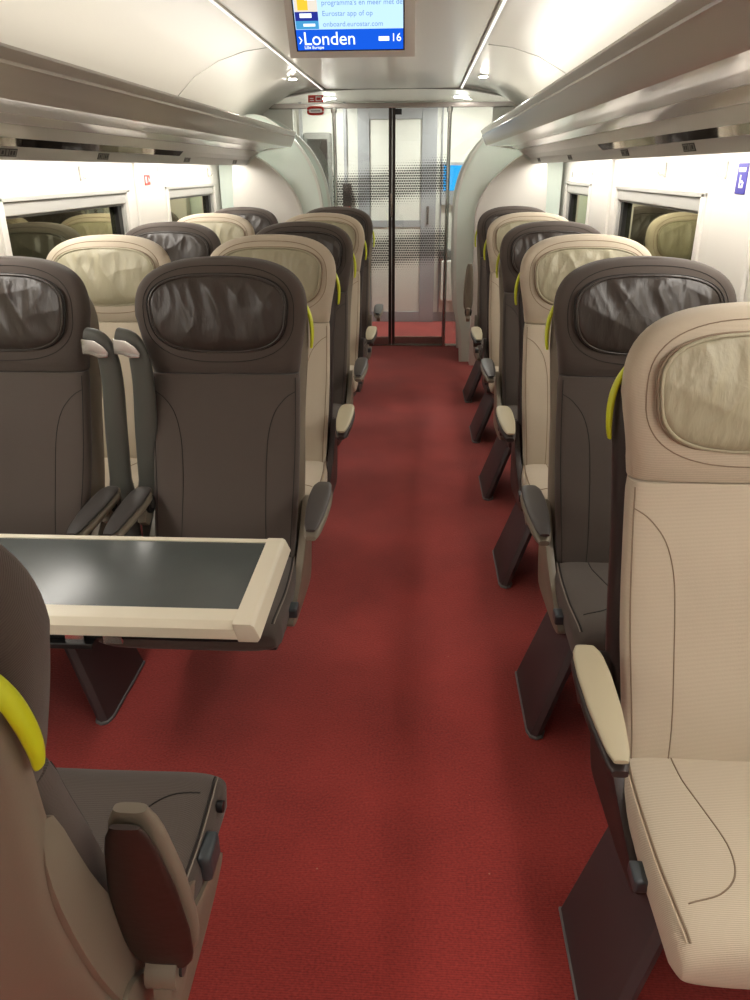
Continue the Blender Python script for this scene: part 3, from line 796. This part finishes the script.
upright_arm(pair[1], -1.005-XW, 'tall grey upright arm with chrome tip')
upright_arm(pair[0], -.905-XA, 'tall grey upright arm with chrome tip')

# ------------------------------------------------------------ table
t = thing('table', 'dark topped table with a cream rim fixed to the left wall', 'table', (0, 0, 0))
ZT = .72
b = B(); b.box((WL+.01, 1.33, ZT-.018), (-.355, 1.640, ZT-.002), 'tabletop', .002); obj('tabletop', b.mesh('tabletop'), t, label='dark slate grey tabletop')
b = B()
b.prism([(1.332, ZT), (1.290, ZT-.001), (1.273, ZT-.012), (1.271, ZT-.034), (1.280, ZT-.04), (1.332, ZT-.03)], 'x', WL+.01, -.352, 'cream', .002)
b.prism([(1.638, ZT+.001), (1.655, ZT+.001), (1.660, ZT-.01), (1.655, ZT-.03), (1.638, ZT-.03)], 'x', WL+.01, -.352, 'cream', .002)
obj('long_rim', b.mesh('long_rim'), t)
b = B()
b.prism([(-.362, ZT+.002), (-.325, ZT+.002), (-.318, ZT-.003), (-.306, ZT-.03), (-.312, ZT-.04), (-.352, ZT-.04)], 'y', 1.271, 1.66, 'cream', .003); obj('end_rim', b.mesh('end_rim'), t)
b = B(); b.box((WL+.01, 1.30, ZT-.062), (-.34, 1.63, ZT-.041), 'black', .004); b.box((-1.0, 1.28, ZT-.075), (-.66, 1.5, ZT-.062), 'black', .003); obj('under_tray', b.mesh('under_tray'), t)
b = B(); b.box((WL+.005, 1.36, .2), (WL+.06, 1.56, ZT-.06), 'charcoal', .01); obj('wall_bracket', b.mesh('wall_bracket'), t)
for x in (-.70, -.62):
    b = B(); b.box((x-.02, 1.29, ZT-.066), (x+.02, 1.30, ZT-.045), 'chrome', .002); obj('latch', b.mesh('latch'), t)

# ------------------------------------------------------------ ceiling screen
t = thing('information_screen', 'ceiling screen with a blue bar reading Londen and 16', 'screen', (-.248, 3.05, 1.912), 0)
TILT = R(-32)
pv = bpy.data.objects.new('screen_body', None)
bpy.data.objects.remove(pv)
# the body: leaning front, wedge back up to the ceiling
cT, sT = math.cos(TILT), math.sin(TILT)
def SP(x, d, h):   # x across, d behind the face, h up the face
    return (x, h*sT+d*cT, h*cT-d*sT)
b = B(); hw = .218; H_ = .33
b.loft([[SP(-hw, 0, 0), SP(hw, 0, 0), SP(hw, 0, H_), SP(-hw, 0, H_)], [SP(-hw, .05, -.005), SP(hw, .05, -.005), SP(hw, .05, H_), SP(-hw, .05, H_)]], 'white')
b.prism([SP(0, .05, 0)[1:], SP(0, .05, H_)[1:], (.12, .29), (.12, .10)], 'x', -hw+.02, hw-.02, 'white')
obj('housing', b.mesh('housing', 30), t)
def face(name, x0, x1, h0, h1, m, d, parent=t):
    b = B(); b.loft([[SP(x0, d, h0), SP(x1, d, h0), SP(x1, d, h1), SP(x0, d, h1)], [SP(x0, d+.002, h0), SP(x1, d+.002, h0), SP(x1, d+.002, h1), SP(x0, d+.002, h1)]], m)
    return obj(name, b.mesh(name), parent)
disp = face('display', -.188, .178, .028, .262, 'scr', -.003)
face('bezel', -.193, .183, .023, .267, 'black', -.0022)
face('title_bar', -.188, .178, .028, .094, 'scrbar', -.0045, disp)
b = B()
def pic(x0, x1, h0, h1, m, d=-.0045):
    b.loft([[SP(x0, d, h0), SP(x1, d, h0), SP(x1, d, h1), SP(x0, d, h1)], [SP(x0, d+.001, h0), SP(x1, d+.001, h0), SP(x1, d+.001, h1), SP(x0, d+.001, h1)]], m)
pic(-.186, -.108, .096, .122, 'scrteal'); pic(-.186, -.108, .122, .150, 'scrnavy'); pic(-.186, -.108, .150, .205, 'scrcream'); pic(-.186, -.108, .205, .26, 'scryel')
pic(-.175, -.14, .155, .19, 'scryel', -.0055); pic(-.15, -.115, .185, .20, 'scrtext', -.0055); pic(-.17, -.13, .132, .145, 'scrtext', -.0055); pic(-.16, -.12, .105, .113, 'scrtext', -.0055)
obj('picture_column', b.mesh('picture_column'), disp)
def scr_text(txt, size, x, h, m, d=-.006, align='LEFT'):
    o = obj('screen_text', text_mesh('screen_text', txt, size, m, align), disp); o.location = SP(x, d, h); o.rotation_euler = (R(90)-TILT*0, 0, 0)
    o.rotation_euler = (R(90)-TILT, 0, 0)
scr_text('Londen', .060, -.166, .046, 'scrtext'); scr_text('\u203a', .05, -.183, .05, 'scrtext')
scr_text('16', .036, .136, .055, 'scrtext'); scr_text('Lille Europe', .014, -.164, .033, 'scrtext')
face('train_badge', .094, .130, .056, .070, 'scrtext', -.0055, disp)
for i, line in enumerate(('Geniet van films, tv-', "programma's en meer met de", 'Eurostar app of op', 'onboard.eurostar.com')):
    scr_text(line, .0225, -.094, .203-.033*i, 'scrgrey')

# ------------------------------------------------------------ small wall things
def hook(x, y, z, s, label):
    b = B(); b.box((x-.004, y-.012, z-.03), (x+.004, y+.012, z+.03), 'white', .003)
    b.tube([(x, y, z-.018), (x-s*.02, y, z-.024), (x-s*.03, y, z-.008)], [.005, .005, .006], 'white', 8)
    tag(obj('coat_hook', b.mesh('coat_hook')), label, 'coat hook', 'coat hooks along the walls')
hook(WL+.007, 3.94, 1.545, -1, 'small white coat hook above the nearest left window')
hook(WL+.023, 5.08, 1.545, -1, 'small white coat hook right of the red sign on left wall')
hook(WL+.007, 6.35, 1.54, -1, 'small white coat hook above the far left window')
hook(WR-.023, 3.12, 1.545, 1, 'small white coat hook beside the purple sign on the right wall')
hook(WR-.007, 3.94, 1.545, 1, 'small white coat hook above middle of the nearer right window')
hook(WR-.023, 5.37, 1.54, 1, 'small white coat hook on pillar between the two right windows')
def sign(name, label, cat, w_, h_, base, loc, rot, marks):
    """a thin plate in its own x-z plane facing -y; marks are (x0,z0,x1,z1,mat)"""
    t = thing(name, label, cat, loc, rot)
    b = B(); b.box((-w_/2, -.003, -h_/2), (w_/2, 0, h_/2), base, .001); obj('plate', b.mesh('plate'), t)
    for k_, m_ in enumerate(marks):
        b = B(); d_ = .0004*k_
        if len(m_) == 5: b.box((m_[0], -.0042-d_, m_[1]), (m_[2], -.0031, m_[3]), m_[4])
        else: b.prism(m_[0], 'y', -.0042-d_, -.0031, m_[1])
        obj('pictogram_mark', b.mesh('pictogram_mark'), t)
    return t
# red window-breaking sign on the left pillar, blue sign on the right pillar
sign('safety_sign', 'small red and white emergency hammer sign on left wall pillar', 'sign', .10, .055, 'red', (WL+.0185, 4.86, 1.503), R(90),
     [(-.036, -.018, -.028, .018, 'signwhite'), (-.022, -.018, -.014, .018, 'signwhite'), (-.028, -.003, -.022, .003, 'signwhite'),
      ([(.012, -.014), (.032, .0), (.012, .014), (.02, 0)], 'signwhite'), (.03, -.004, .042, .004, 'signwhite')])
sign('priority_sign', 'purple blue priority seat sign on right wall at picture edge', 'sign', .09, .10, 'blue', (WR-.0185, 2.955, 1.515), R(-90),
     [(-.03, .022, .03, .036, 'signwhite'), (-.012, -.03, -.004, .012, 'signwhite'), (-.004, -.03, .018, -.023, 'signwhite'), ([(.014, -.03), (.022, -.03), (.026, -.01), (.018, -.01)], 'signwhite'), (-.004, -.012, .014, -.005, 'signwhite')])
sign('notice_plate', 'tiny pale pictogram plate high on the right wall before far window', 'sign', .06, .05, 'lobby', (WR-.001, 6.3, 1.51), R(-90),
     [(-.02, -.018, -.008, .018, 'plate'), (.006, -.018, .018, .018, 'plate')])
sign('emergency_label', 'red label on the transom glass above the doors', 'sign', .13, .055, 'red', (-.915, Y1-.0215, 2.112), 0,
     [(-.05, -.016, -.015, -.01, 'signwhite'), (-.05, .0, -.02, .006, 'signwhite'), (.0, -.018, .05, .018, 'signwhite'), (.006, -.010, .044, .010, 'red')])
t = thing('emergency_release', 'red framed emergency door release below the red label', 'handle', (-.915, Y1-.052, 2.018))
ring = [(.065*sgp(math.cos(a), .5), -.008, .026*sgp(math.sin(a), .5)) for a in [2*math.pi*i/28 for i in range(29)]]
b = B(); b.tube(ring, .009, 'red', 8, caps=False); obj('red_frame', b.mesh('red_frame'), t)
b = B(); b.box((-.06, -.006, -.022), (.06, .02, .022), 'signwhite', .003); b.box((-.04, -.0075, -.004), (.04, -.0055, .003), 'plate'); obj('backing', b.mesh('backing'), t)
